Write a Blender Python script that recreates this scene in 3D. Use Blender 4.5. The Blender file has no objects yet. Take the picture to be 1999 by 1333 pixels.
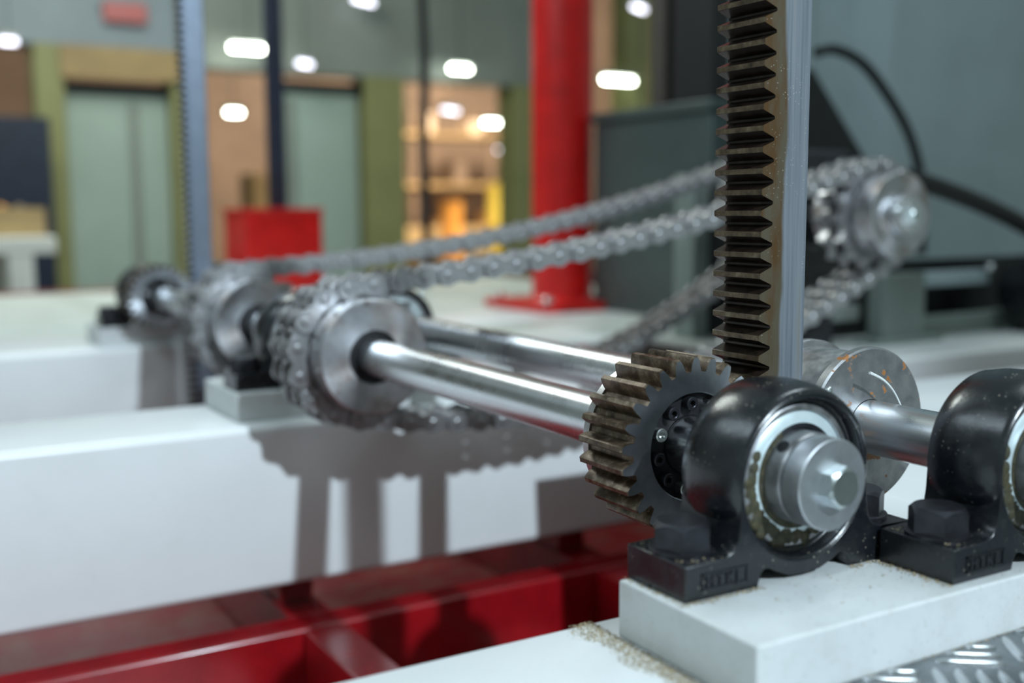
import bpy, bmesh, math, random
from mathutils import Vector, Matrix
random.seed(7)
S = 0.001
PI = math.pi
scene = bpy.context.scene
COL = scene.collection
# ------------------------------------------------------------------ camera
cam_d = bpy.data.cameras.new('camera')
cam = bpy.data.objects.new('camera', cam_d); COL.objects.link(cam)
scene.camera = cam
RX = (0.8617, -0.5072, -0.0157); RYD = (-0.0764, -0.0990, -0.9922); RF = (0.5017, 0.8561, -0.1241)
_f = Vector((0, 0, 0))
def set_cam():
    # measured from the vanishing points of the shafts, the beams and the racks
    cx, cy = 999.5, 666.5
    a = ((-280 - cx), (415 - cy)); b = ((4680 - cx), (390 - cy))
    f = math.sqrt(-(a[0] * b[0] + a[1] * b[1]))
    y = Vector((a[0], a[1], f)).normalized(); x = Vector((b[0], b[1], f)).normalized()
    y = (y - x * y.dot(x)).normalized(); z = x.cross(y)
    right = Vector((x[0], y[0], z[0])); down = Vector((x[1], y[1], z[1])); fwd = Vector((x[2], y[2], z[2]))
    T = Vector(((1356 - cx) / f * 850., (871.5 - cy) / f * 850., 850.))
    C = -(right * T[0] + down * T[1] + fwd * T[2])
    m = Matrix((right, -down, -fwd)).transposed().to_4x4()
    m.translation = C * S
    cam.matrix_world = m
    cam_d.sensor_width = 36.0
    cam_d.lens = 36.0 * f / 1999.0
    cam_d.clip_start = 0.02; cam_d.clip_end = 100
    cam_d.dof.use_dof = True
    cam_d.dof.focus_distance = 0.885
    cam_d.dof.aperture_fstop = cam_d.lens / 14.8
set_cam()
# ------------------------------------------------------------------ world and lights
w = bpy.data.worlds.new('world'); scene.world = w; w.use_nodes = True
w.node_tree.nodes['Background'].inputs[0].default_value = (0.76, 0.96, 0.94, 1)
w.node_tree.nodes['Background'].inputs[1].default_value = 0.25
def area(name, loc, target, power, size, color, sy=None, shape='DISK'):
    l = bpy.data.lights.new(name, 'AREA'); l.energy = power; l.color = color; l.size = size; l.shape = shape
    if sy: l.size_y = sy
    o = bpy.data.objects.new(name, l); COL.objects.link(o)
    o.location = Vector(loc) * S
    d = (Vector(target) - Vector(loc)).normalized()
    o.rotation_euler = d.to_track_quat('-Z', 'Y').to_euler()
    return o
def flood(name, loc, target, power, radius, color, deg, blend):
    l = bpy.data.lights.new(name, 'SPOT'); l.energy = power; l.color = color; l.shadow_soft_size = radius
    l.spot_size = math.radians(deg); l.spot_blend = blend
    o = bpy.data.objects.new(name, l); COL.objects.link(o); o.location = Vector(loc) * S
    o.rotation_euler = (Vector(target) - Vector(loc)).to_track_quat('-Z', 'Y').to_euler()
    return o
flood('flood_light', (225, -4200, 3060), (-120, 600, -150), 1270, 0.065, (0.74, 0.89, 1.0), 30, 0.55)
area('hall_lamp_light', (500, 4500, 2500), (1300, 6300, 0), 72, 1.8, (0.95, 1.0, 0.86))
area('column_fill_light', (150, 3100, 2300), (1249, 2300, 0), 32, 0.9, (0.92, 1.0, 0.95))  # added fill from the left, brightens the red column
area('back_hall_light', (6000, 9800, 3800), (6500, 12500, 0), 700, 2.5, (1.0, 0.82, 0.62))
area('bay_light', (-1500, 700, 1900), (100, 700, 0), 27, 3.2, (0.72, 0.89, 1.0), 0.5, 'RECTANGLE')
area('drive_bay_light', (1500, 200, 2600), (1300, 1500, 0), 26, 1.4, (0.78, 0.93, 1.0), 0.25, 'RECTANGLE')
scene.view_settings.view_transform = 'Standard'
try: scene.view_settings.look = 'None'
except Exception: pass
scene.view_settings.gamma = 1.0
scene.view_settings.exposure = 0.0
scene.view_settings.use_curve_mapping = False
# ------------------------------------------------------------------ materials
MATS = {}
class NT:
    def __init__(s, name):
        s.m = bpy.data.materials.new(name); s.m.use_nodes = True
        s.t = s.m.node_tree; s.n = s.t.nodes; s.l = s.t.links
        s.b = s.n['Principled BSDF']; s.c = s.n.new('ShaderNodeTexCoord')
        MATS[name] = s.m
    def mp(s, scale=(1, 1, 1), src='Object'):
        m = s.n.new('ShaderNodeMapping'); m.inputs['Scale'].default_value = scale
        s.l.new(s.c.outputs[src], m.inputs['Vector']); return m.outputs['Vector']
    def noise(s, scale, detail=4, rough=0.55, vec=None, dist=0):
        n = s.n.new('ShaderNodeTexNoise'); n.inputs['Scale'].default_value = scale
        n.inputs['Detail'].default_value = detail; n.inputs['Roughness'].default_value = rough
        n.inputs['Distortion'].default_value = dist
        s.l.new(vec if vec is not None else s.c.outputs['Object'], n.inputs['Vector']); return n.outputs['Fac']
    def voro(s, scale, vec=None):
        n = s.n.new('ShaderNodeTexVoronoi'); n.inputs['Scale'].default_value = scale
        s.l.new(vec if vec is not None else s.c.outputs['Object'], n.inputs['Vector']); return n.outputs['Distance']
    def ramp(s, fac, stops):
        r = s.n.new('ShaderNodeValToRGB'); e = r.color_ramp.elements
        while len(e) < len(stops): e.new(0.5)
        for i, (p, c) in enumerate(stops):
            e[i].position = p; e[i].color = (c, c, c, 1) if not isinstance(c, tuple) else (*c, 1)
        s.l.new(fac, r.inputs['Fac']); return r.outputs['Color']
    def mix(s, fac, a, b, mode='MIX'):
        m = s.n.new('ShaderNodeMix'); m.data_type = 'RGBA'; m.blend_type = mode
        for k, v in ((0, fac), (6, a), (7, b)):
            if hasattr(v, 'links') or hasattr(v, 'is_linked'): s.l.new(v, m.inputs[k])
            elif isinstance(v, tuple): m.inputs[k].default_value = (*v, 1)
            else: m.inputs[k].default_value = v
        return m.outputs[2]
    def math(s, op, a, b):
        m = s.n.new('ShaderNodeMath'); m.operation = op
        for k, v in ((0, a), (1, b)):
            if hasattr(v, 'links'): s.l.new(v, m.inputs[k])
            else: m.inputs[k].default_value = v
        return m.outputs[0]
    def axis(s, i):
        x = s.n.new('ShaderNodeSeparateXYZ'); s.l.new(s.c.outputs['Object'], x.inputs[0]); return x.outputs[i]
    def set(s, **k):
        names = dict(color='Base Color', rough='Roughness', metal='Metallic', spec='Specular IOR Level', coat='Coat Weight', aniso='Anisotropic')
        for a, v in k.items():
            i = s.b.inputs[names[a]]
            if hasattr(v, 'links'): s.l.new(v, i)
            elif isinstance(v, tuple): i.default_value = (*v, 1)
            else: i.default_value = v
        return s
    def bump(s, h, dist=0.0005, strength=0.5):
        b = s.n.new('ShaderNodeBump'); b.inputs['Distance'].default_value = dist; b.inputs['Strength'].default_value = strength
        s.l.new(h, b.inputs['Height']); s.l.new(b.outputs[0], s.b.inputs['Normal']); return s
    def radial(s, axis='Y'):
        t = s.n.new('ShaderNodeTangent'); t.direction_type = 'RADIAL'; t.axis = axis
        s.l.new(t.outputs[0], s.b.inputs['Tangent']); return s
def simple(name, color, rough=0.5, metal=0.0, var=0.15, nscale=60, bump=0.0):
    t = NT(name)
    n = t.noise(nscale, 5)
    dark = tuple(c * (1 - var) for c in color); lite = tuple(min(1, c * (1 + var)) for c in color)
    t.set(color=t.ramp(n, [(0.3, dark), (0.7, lite)]), rough=rough, metal=metal)
    if bump: t.bump(t.noise(nscale * 6, 3), bump)
    return t.m
def emis(name, color, strength):
    m = bpy.data.materials.new(name); m.use_nodes = True
    b = m.node_tree.nodes['Principled BSDF']
    b.inputs['Base Color'].default_value = (*color, 1); b.inputs['Emission Color'].default_value = (*color, 1)
    b.inputs['Emission Strength'].default_value = strength; MATS[name] = m; return m
def mk_mats():
    # glossy white enamel on the cross beams, with faint scuffs and handling grime
    t = NT('white_paint')
    g = t.ramp(t.noise(9, 6, 0.65), [(0.45, 0.0), (0.75, 1.0)])
    sp = t.ramp(t.noise(160, 3), [(0.66, 0.0), (0.74, 1.0)])
    c = t.mix(t.math('MULTIPLY', g, 0.16), (0.72, 0.735, 0.735), (0.50, 0.50, 0.46))
    c = t.mix(t.math('MULTIPLY', sp, 0.22), c, (0.45, 0.44, 0.40))
    t.set(color=c, rough=0.32, spec=0.5).bump(t.noise(260, 2), 0.0002, 0.3)
    # thinner dusty white on the bearing plates
    t = NT('worn_white_paint')
    g = t.ramp(t.noise(28, 7, 0.7), [(0.42, 0.0), (0.68, 1.0)])
    sp = t.ramp(t.noise(240, 4, 0.6), [(0.6, 0.0), (0.72, 1.0)])
    c = t.mix(t.math('MULTIPLY', g, 0.35), (0.58, 0.60, 0.60), (0.40, 0.40, 0.375))
    c = t.mix(t.math('MULTIPLY', sp, 0.4), c, (0.33, 0.32, 0.28))
    t.set(color=c, rough=0.55).bump(t.noise(420, 4), 0.0005, 0.5)
    # ground shaft steel
    t = NT('ground_steel')
    st = t.noise(1.0, 4, 0.6, t.mp((300, 5, 300)))
    t.set(color=t.ramp(st, [(0.3, (0.66, 0.68, 0.70)), (0.7, (0.74, 0.755, 0.77))]), metal=1.0,
          rough=t.ramp(t.noise(25, 4), [(0.3, 0.24), (0.7, 0.32)]))
    t = NT('dull_steel')
    st = t.noise(60, 6, 0.6)
    t.set(color=t.ramp(st, [(0.3, (0.36, 0.36, 0.37)), (0.7, (0.52, 0.52, 0.53))]), metal=1.0,
          rough=t.ramp(t.noise(120, 4), [(0.3, 0.34), (0.7, 0.5)]))
    # turned faces: radial brush marks
    t = NT('turned_steel')
    st = t.noise(90, 5, 0.6)
    rs = t.ramp(t.noise(55, 5, 0.7, None), [(0.60, 0.0), (0.66, 1.0)])
    c = t.mix(t.math('MULTIPLY', rs, 0.7), t.ramp(st, [(0.3, (0.42, 0.43, 0.45)), (0.7, (0.58, 0.58, 0.6))]), (0.16, 0.10, 0.08))
    c = t.mix(t.ramp(t.noise(14, 4, 0.6), [(0.48, 0.0), (0.62, 0.55)]), c, (0.30, 0.21, 0.15))
    t.set(color=c, metal=1.0, rough=0.33, aniso=0.75).radial()
    t = NT('gear_face_steel')
    st = t.noise(70, 5, 0.6)
    t.set(color=t.ramp(st, [(0.3, (0.42, 0.45, 0.49)), (0.7, (0.60, 0.63, 0.67))]), metal=1.0, rough=0.30, aniso=0.88).radial()
    # tooth flanks: brown oil film over steel
    t = NT('oiled_tooth_steel')
    a = t.noise(70, 7, 0.7); b2 = t.noise(260, 4, 0.6)
    c = t.ramp(a, [(0.30, (0.035, 0.023, 0.015)), (0.5, (0.12, 0.085, 0.056)), (0.72, (0.33, 0.265, 0.195))])
    c = t.mix(t.ramp(b2, [(0.62, 0.0), (0.72, 0.6)]), c, (0.42, 0.37, 0.29))
    t.set(color=c, metal=0.65, rough=t.ramp(a, [(0.3, 0.28), (0.7, 0.5)])).bump(b2, 0.0004, 0.4)
    t = NT('rack_steel')      # bare bar: grey right part, brown oil stain towards the teeth
    x = t.axis(0)
    wob = t.noise(9, 4, 0.6, t.mp((1, 1, 0.6)))
    k = t.math('ADD', x, t.math('MULTIPLY', t.math('SUBTRACT', wob, 0.5), 0.022))
    stain = t.ramp(t.math('MULTIPLY', t.math('SUBTRACT', k, -0.024), 25.0), [(0.34, 1.0), (0.42, 0.0)])
    rust = t.ramp(t.noise(16, 6, 0.6, t.mp((3, 1, 0.8))), [(0.45, 0.0), (0.62, 1.0)])
    streak = t.noise(1.0, 5, 0.6, t.mp((260, 200, 5)))
    grey = t.ramp(streak, [(0.25, (0.14, 0.17, 0.21)), (0.6, (0.29, 0.32, 0.355)), (0.75, (0.28, 0.265, 0.23))])
    brown = t.mix(rust, (0.135, 0.112, 0.075), (0.12, 0.065, 0.026))
    sp = t.ramp(t.voro(330), [(0.10, 0.8), (0.16, 0.0)])
    c = t.mix(stain, grey, brown)
    c = t.mix(t.math('MULTIPLY', sp, t.ramp(t.noise(24), [(0.5, 0.0), (0.62, 1.0)])), c, (0.75, 0.72, 0.66))
    t.set(color=c, metal=0.55, rough=0.42)
    simple('clean_bar_steel', (0.24, 0.28, 0.35), 0.32, 0.85, 0.08, 30)
    t = NT('rack_tooth')
    a = t.noise(95, 7, 0.7)
    c = t.ramp(a, [(0.32, (0.06, 0.042, 0.028)), (0.55, (0.17, 0.125, 0.08)), (0.75, (0.32, 0.26, 0.18))])
    t.set(color=c, metal=0.6, rough=0.3).bump(t.noise(400), 0.0003, 0.4)
    simple('shaded_oiled_flank', (0.032, 0.022, 0.016), 0.24, 0.5, 0.6, 90)  # oil film, with the shade between the rack teeth put into its colour
    # black cast housings with dust specks
    t = NT('black_cast')
    sp = t.ramp(t.voro(210), [(0.10, 1.0), (0.17, 0.0)])
    spm = t.math('MULTIPLY', sp, t.ramp(t.noise(45, 3), [(0.48, 0.0), (0.6, 0.55)]))
    dust = t.ramp(t.noise(30, 6, 0.7), [(0.5, 0.0), (0.85, 0.07)])
    c = t.mix(dust, (0.006, 0.0075, 0.010), (0.22, 0.22, 0.2))
    c = t.mix(spm, c, (0.42, 0.38, 0.3))
    t.set(color=c, rough=t.ramp(t.noise(60, 5), [(0.3, 0.20), (0.7, 0.32)])).bump(t.noise(330, 4), 0.0003, 0.35)
    t.b.inputs['IOR'].default_value = 1.6
    simple('cap_steel', (0.60, 0.62, 0.65), 0.42, 1.0, 0.12, 90)
    simple('black_oxide', (0.03, 0.031, 0.037), 0.38, 0.6, 0.3, 90)
    simple('black_plain', (0.008, 0.009, 0.011), 0.45, 0, 0.3, 30)
    simple('dark_recess', (0.012, 0.012, 0.014), 0.55, 0.3, 0.3, 90)
    simple('zinc', (0.66, 0.72, 0.72), 0.26, 1.0, 0.1, 120)
    simple('bright_screw', (0.62, 0.64, 0.64), 0.3, 1.0, 0.1, 120)
    simple('seal_shield', (0.62, 0.72, 0.74), 0.34, 0.35, 0.08, 60)
    simple('grease', (0.048, 0.042, 0.018), 0.5, 0, 0.6, 220, 0.0012)
    t = NT('chain_steel')
    a = t.noise(120, 5, 0.65)
    t.set(color=t.ramp(a, [(0.28, (0.27, 0.265, 0.26)), (0.55, (0.42, 0.42, 0.43)), (0.75, (0.50, 0.50, 0.52))]), metal=0.92, rough=t.ramp(a, [(0.3, 0.5), (0.7, 0.3)]))
    simple('chain_roller', (0.20, 0.19, 0.17), 0.3, 0.9, 0.3, 90)
    t = NT('rusty_disc_steel')
    st = t.noise(80, 5, 0.6)
    pa = t.ramp(t.noise(62, 4, 0.6), [(0.60, 0.0), (0.63, 1.0)])
    c = t.mix(pa, t.ramp(st, [(0.3, (0.27, 0.28, 0.29)), (0.7, (0.42, 0.42, 0.42))]), t.mix(t.noise(200), (0.42, 0.17, 0.04), (0.22, 0.09, 0.03)))
    t.set(color=c, metal=t.ramp(pa, [(0.0, 0.9), (1.0, 0.0)]), rough=0.42)
    simple('red_paint', (0.58, 0.006, 0.005), 0.3, 0, 0.15, 20)
    t = NT('dusty_red_paint')
    d = t.ramp(t.noise(14, 6, 0.65), [(0.42, 0.0), (0.7, 0.75)])
    t.set(color=t.mix(d, (0.22, 0.005, 0.008), (0.20, 0.105, 0.075)), rough=0.4)
    simple('frame_red', (0.27, 0.004, 0.008), 0.27, 0, 0.25, 12)
    q = MATS['frame_red'].node_tree.nodes['Principled BSDF']; q.inputs['Coat Weight'].default_value = 0.8; q.inputs['Coat Roughness'].default_value = 0.16
    simple('dark_blue_paint', (0.014, 0.022, 0.045), 0.4, 0, 0.2, 12)
    simple('rubber_hose', (0.010, 0.011, 0.012), 0.5, 0, 0.3, 80)
    simple('green_grey_paint', (0.21, 0.255, 0.235), 0.45, 0, 0.1, 5)
    simple('tank_green', (0.05, 0.072, 0.07), 0.4, 0, 0.15, 5)
    simple('guard_grey', (0.33, 0.41, 0.43), 0.42, 0, 0.08, 4)
    simple('door_green', (0.37, 0.47, 0.43), 0.5, 0, 0.08, 2)
    simple('olive_paint', (0.26, 0.265, 0.115), 0.5, 0, 0.12, 3)
    simple('beam_grey', (0.24, 0.27, 0.25), 0.5, 0, 0.15, 2)
    simple('blue_grey', (0.22, 0.27, 0.32), 0.5, 0, 0.15, 2)
    simple('brown_wall', (0.20, 0.145, 0.105), 0.7, 0, 0.25, 1.2)
    simple('dark_brown', (0.05, 0.04, 0.034), 0.6, 0, 0.2, 4)
    simple('tan_board', (0.38, 0.27, 0.13), 0.6, 0, 0.3, 2)
    simple('concrete', (0.28, 0.28, 0.27), 0.6, 0, 0.15, 2)
    simple('deck_plate', (0.58, 0.62, 0.58), 0.42, 0.0, 0.12, 6)
    simple('table_white', (0.82, 0.84, 0.80), 0.4, 0, 0.04, 6)
    simple('packing_pale', (0.72, 0.58, 0.44), 0.6, 0, 0.1, 4)
    simple('orange_paint', (0.75, 0.33, 0.06), 0.5, 0, 0.15, 4)
    simple('yellow_paint', (0.78, 0.62, 0.10), 0.5, 0, 0.1, 4)
    simple('sawdust', (0.36, 0.29, 0.18), 0.9, 0, 0.4, 300)
    t = NT('tread_aluminium')
    a = t.noise(40, 6, 0.65)
    t.set(color=t.ramp(a, [(0.3, (0.17, 0.19, 0.20)), (0.7, (0.32, 0.34, 0.36))]), metal=0.95, rough=t.ramp(a, [(0.3, 0.34), (0.7, 0.22)]))
    simple('tread_bar', (0.66, 0.68, 0.7), 0.2, 1.0, 0.08, 60)
    simple('clear_plastic', (0.75, 0.78, 0.76), 0.3, 0, 0.05, 60)
    emis('tube_glow', (0.92, 1.0, 0.86), 30.0)
    emis('lilac_glow', (0.86, 0.86, 1.0), 6.0)  # for skylight reflections built as tubes, and the small left edge lamp
    emis('red_glow', (0.36, 0.11, 0.11), 0.25)
mk_mats()
M = MATS
# ------------------------------------------------------------------ mesh helpers (all in millimetres, world axes)
class MB:
    def __init__(s): s.v = []; s.f = []; s.mi = []
    def add(s, vs, fs, mi=0):
        o = len(s.v); s.v += [tuple(p) for p in vs]
        for f in fs: s.f.append([i + o for i in f]); s.mi.append(mi)
        return s
    def box(s, x0, x1, y0, y1, z0, z1, mi=0):
        v = [(x0, y0, z0), (x1, y0, z0), (x1, y1, z0), (x0, y1, z0), (x0, y0, z1), (x1, y0, z1), (x1, y1, z1), (x0, y1, z1)]
        return s.add(v, [(0, 3, 2, 1), (4, 5, 6, 7), (0, 1, 5, 4), (1, 2, 6, 5), (2, 3, 7, 6), (3, 0, 4, 7)], mi)
    def lathe(s, prof, c=(0, 0, 0), axis='y', n=64, mi=0, closed=False, mis=None):
        # prof: list of (radius, position along axis)
        vs = []; fs = []; m = len(prof)
        for (r, a) in prof:
            for k in range(n):
                t = 2 * PI * k / n
                if axis == 'y': p = (c[0] + r * math.cos(t), c[1] + a, c[2] + r * math.sin(t))
                elif axis == 'z': p = (c[0] + r * math.cos(t), c[1] - r * math.sin(t), c[2] + a)
                else: p = (c[0] + a, c[1] - r * math.cos(t) * -1, c[2] + r * math.sin(t))
                vs.append(p)
        rng = range(m if closed else m - 1)
        for i in rng:
            j = (i + 1) % m
            for k in range(n):
                k2 = (k + 1) % n
                fs.append((i * n + k, i * n + k2, j * n + k2, j * n + k))
        o = len(s.v); s.v += vs
        for q, f in enumerate(fs):
            s.f.append([i + o for i in f]); s.mi.append(mis[q // n] if mis else mi)
        if not closed:
            for i in (0, m - 1):
                if prof[i][0] > 1e-6:
                    s.f.append([o + i * n + k for k in (range(n) if i else range(n - 1, -1, -1))]); s.mi.append(mis[0 if i == 0 else -1] if mis else mi)
        return s
    def tube(s, pts, r, n=12, mi=0, rs=None):
        P = [Vector(p) for p in pts]; vs = []; fs = []
        up = Vector((0.13, 0.31, 0.94))
        for i, p in enumerate(P):
            d = (P[min(i + 1, len(P) - 1)] - P[max(i - 1, 0)]).normalized()
            a = d.cross(up)
            if a.length < 1e-4: a = d.cross(Vector((1, 0, 0)))
            a.normalize(); b = d.cross(a); rr = rs[i] if rs else r
            for k in range(n):
                t = 2 * PI * k / n
                vs.append(p + a * (rr * math.cos(t)) + b * (rr * math.sin(t)))
        for i in range(len(P) - 1):
            for k in range(n):
                fs.append((i * n + k, i * n + (k + 1) % n, (i + 1) * n + (k + 1) % n, (i + 1) * n + k))
        fs.append(tuple(range(n))); fs.append(tuple(range((len(P) - 1) * n + n - 1, (len(P) - 1) * n - 1, -1)))
        return s.add(vs, fs, mi)
    def prism(s, poly, a0, a1, axis='y', mi=0, cap_mi=None):
        n = len(poly)
        if axis == 'y': mk = lambda p, a: (p[0], a, p[1])
        elif axis == 'z': mk = lambda p, a: (p[0], p[1], a)
        else: mk = lambda p, a: (a, p[0], p[1])
        vs = [mk(p, a0) for p in poly] + [mk(p, a1) for p in poly]
        s.add(vs, [(i, (i + 1) % n, n + (i + 1) % n, n + i) for i in range(n)], mi)
        o = len(s.v) - 2 * n
        s.f.append([o + i for i in range(n)]); s.mi.append(mi if cap_mi is None else cap_mi)
        s.f.append([o + n + i for i in range(n - 1, -1, -1)]); s.mi.append(mi if cap_mi is None else cap_mi)
        return s
    def hexhead(s, c, af, h, axis='z', rot=0.0, mi=0):
        # hex head with a chamfered crown; c is the seat centre, the head grows along +axis (sign of h)
        R = af / math.sqrt(3); n = 24
        def hr(t):
            q = (t - rot) % (PI / 3) - PI / 6
            return af / 2 / math.cos(q)
        rings = [(1.0, 0.0, None), (1.0, h * 0.80, None), (0.0, h, af / 2 * 0.93)]
        vs = []
        for (k0, a, fix) in rings:
            for k in range(n):
                t = rot + 2 * PI * k / n
                r = hr(t) if fix is None else fix
                if k0 == 1.0 and a != 0.0: a2 = h * (0.94 - 0.16 * (r / R - 0.866) / 0.134)
                else: a2 = a
                x, y = r * math.cos(t), r * math.sin(t)
                if axis == 'z': vs.append((c[0] + x, c[1] + y, c[2] + a2))
                else: vs.append((c[0] + x, c[1] + a2, c[2] + y))
        fs = []
        for i in range(2):
            for k in range(n): fs.append((i * n + k, i * n + (k + 1) % n, (i + 1) * n + (k + 1) % n, (i + 1) * n + k))
        fs.append(tuple(range(2 * n, 3 * n))); fs.append(tuple(range(n - 1, -1, -1)))
        return s.add(vs, fs, mi)
    def mesh(s, name, mats, origin=(0, 0, 0), sharp=32):
        me = bpy.data.meshes.new(name)
        ox, oy, oz = origin
        me.from_pydata([((x - ox) * S, (y - oy) * S, (z - oz) * S) for x, y, z in s.v], [], s.f)
        for m in (mats if isinstance(mats, (list, tuple)) else [mats]): me.materials.append(MATS[m])
        me.polygons.foreach_set('material_index', s.mi)
        bm = bmesh.new(); bm.from_mesh(me)
        bmesh.ops.recalc_face_normals(bm, faces=bm.faces)
        bm.to_mesh(me); bm.free()
        me.shade_smooth()
        me.set_sharp_from_angle(angle=math.radians(sharp))
        me.update()
        return me
def props(o, label=None, cat=None, group=None, kind=None):
    if label: o['label'] = label
    if cat: o['category'] = cat
    if group: o['group'] = group
    if kind: o['kind'] = kind
    return o
def bevel(o, wd, seg=2):
    b = o.modifiers.new('bevel', 'BEVEL'); b.width = wd * S; b.segments = seg; b.limit_method = 'ANGLE'; b.angle_limit = math.radians(40)
    b.harden_normals = False
def thing(name, label, cat, loc, group=None):
    o = bpy.data.objects.new(name, None); COL.objects.link(o); o.empty_display_size = 0.02
    o.location = Vector(loc) * S; o['_l'] = list(loc)
    return props(o, label, cat, group)
def wl(o):
    x = Vector((0, 0, 0))
    while o is not None:
        x += o.location; o = o.parent
    return x / S
def part(name, mb, mats, parent, bev=0, label=None, kind=None, origin=None, sharp=32):
    pl = wl(parent); org = Vector(origin) if origin is not None else pl
    me = mb.mesh(name, mats, org, sharp)
    o = bpy.data.objects.new(name, me); COL.objects.link(o); o.parent = parent
    o.location = (org - pl) * S
    if bev: bevel(o, bev)
    if label: o['label'] = label
    if kind: o['kind'] = kind
    return o
def solo(name, mb, mats, label, cat, origin, group=None, bev=0, kind=None, sharp=32):
    me = mb.mesh(name, mats, origin, sharp)
    o = bpy.data.objects.new(name, me); COL.objects.link(o); o.location = Vector(origin) * S
    if bev: bevel(o, bev)
    return props(o, label, cat, group, kind)
def copy_tree(o, parent=None):
    c = o.copy(); COL.objects.link(c)
    if parent is not None: c.parent = parent
    for ch in list(o.children): copy_tree(ch, c)
    return c
def dup(o, delta, label=None):
    c = copy_tree(o); c.location = o.location + Vector(delta) * S
    if label: c['label'] = label
    return c
def struct(name, mb, mats, origin=(0, 0, 0), bev=0):
    return solo(name, mb, mats, None, None, origin, kind='structure', bev=bev)
# ------------------------------------------------------------------ dimensions (mm)
X2 = 175.0                       # axis of the second shaft
FOOT = -69.0; TOP = -109.0       # underside of the bearings, top of the beams
R_SHAFT = 22.5
# ------------------------------------------------------------------ hall shell
struct('floor', MB().box(-9000, 16000, -5000, 14150, -1060, -1000), 'concrete')
struct('wall_back', MB().box(-9000, 16000, 14000, 14150, -1000, 5200), 'brown_wall')
b = MB().box(-3000, 16000, 7400, 14150, 5200, 5300)
struct('ceiling', b, 'brown_wall')
# partition of painted steel columns, doors and a header across the hall, about seven metres off
def bx(name, m, x0, x1, y0, y1, z0, z1, label, cat, group=None, bev=0):
    return solo(name, MB().box(x0, x1, y0, y1, z0, z1), m, label, cat, ((x0 + x1) / 2, (y0 + y1) / 2, z0), group, bev)
struct('trim_1', MB().box(-1200, 1390, 7000, 7250, 1235, 2600), 'blue_grey')
struct('trim_2', MB().box(1390, 4200, 7000, 7250, 1150, 2600), 'beam_grey')
def door(x0, x1, z1, frac, label):
    t = thing('sliding_door', label, 'door', ((x0 + x1) / 2, 7050, -1000))
    part('door_leaf', MB().box(x0, x1, 7080, 7130, -1000, z1), 'door_green', t)
    xm = x0 + (x1 - x0) * frac
    part('door_stile', MB().box(xm, xm + 60, 7060, 7080, -1000, z1 - 60), 'beam_grey', t)
    part('head_rail', MB().box(x0 - 60, x1 + 60, 7040, 7080, z1 - 10, z1 + 60), 'black_plain', t)
    return t
door(640, 1310, 960, 0.62, 'pale green sliding door with a dark upright, left of the toothed bar')
door(2080, 2690, 1040, 0.1, 'pale green sliding door behind the red box and its pole')
def column(x0, x1, z1, label):
    t = thing('steel_column', label, 'column', ((x0 + x1) / 2, 7060, -1000), 'olive columns of the hall partition')
    part('web', MB().box((x0 + x1) / 2 - 12, (x0 + x1) / 2 + 12, 6960, 7140, -1000, z1), 'olive_paint', t)
    part('flange', MB().box(x0, x1, 6940, 6962, -1000, z1), 'olive_paint', t)
    part('flange', MB().box(x0, x1, 7138, 7160, -1000, z1), 'olive_paint', t)
column(470, 640, 1235, 'olive steel column left of the first green door, beside the dark cabinet')
column(1310, 1520, 1235, 'olive steel column just behind the far toothed bar')
column(2690, 3010, 1150, 'broad olive steel column right of the second green door')
column(3940, 4140, 1150, 'olive steel column beside the red machine column')
column(5050, 5300, 2300, 'olive steel panel post seen right of the red column')
bx('sign_board', 'tan_board', 620, 1370, 6900, 6930, 1030, 1230, 'tan wooden board under the blue grey header', 'board')
bx('dark_cabinet', 'dark_blue_paint', -300, 480, 6500, 6900, -1000, 740, 'dark blue cabinet at the left edge behind the white table', 'cabinet', bev=8)
t = thing('exit_lamp', 'blurred red glowing lamp on the blue grey header', 'lamp', (1030, 6960, 1480))
part('lamp_body', MB().box(890, 1180, 6950, 7000, 1470, 1500), 'black_plain', t)
part('glowing_face', MB().box(900, 1170, 6935, 6949.5, 1400, 1520), 'red_glow', t)
bx('crane_girder', 'brown_wall', -1200, 16000, 7420, 7700, 2300, 2600, 'brown girder crossing the hall behind the header', 'girder')
def tube_lamp(x, y, z, L, label, m='tube_glow', tilt=0.0):
    t = thing('tube_lamp', label, 'lamp', (x, y, z), 'fluorescent lamps hanging in the far hall')
    part('reflector', MB().box(x - L / 2 - 20, x + L / 2 + 20, y - 60, y + 60, z + 22, z + 50), 'beam_grey', t)
    part('tube', MB().tube([(x - L / 2, y, z), (x + L / 2, y, z)], 15, 8), m, t)
    part('hanger', MB().tube([(x, y, z + 50), (x, y, 5200)], 4, 6), 'black_plain', t)
    t.rotation_euler.z = tilt
tube_lamp(1775, 6700, 1250, 250, 'wide fluorescent lamp between the far toothed bar and the dark pole')
tube_lamp(3395, 6780, 1220, 150, 'small fluorescent lamp left of the red column, uppermost there')
tube_lamp(4845, 6780, 1215, 290, 'long fluorescent lamp right of the red column')
tube_lamp(4985, 9000, 1030, 290, 'brightest fluorescent lamp, low beside the red column')
tube_lamp(2343, 9000, 1029, 120, 'short round looking lamp below the lamp beside the dark pole')
tube_lamp(2184, 6780, 1184, 120, 'dim skylight reflection drawn as a lilac tube right of the dark pole', 'lilac_glow', 0.5)  # from here to the upper edge tubes: skylight reflections, added as glowing tubes
tube_lamp(4720, 9500, 1180, 260, 'dim skylight reflection drawn as a lilac tube just above the brightest lamp', 'lilac_glow', 0.5)
tube_lamp(5600, 10000, 830, 90, 'small dim window reflection drawn as a lilac tube under the brightest lamp', 'lilac_glow')
tube_lamp(2632, 6780, 1646, 200, 'skylight reflection as a lilac tube at the upper edge right of the dark pole', 'lilac_glow', 0.5)
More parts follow.
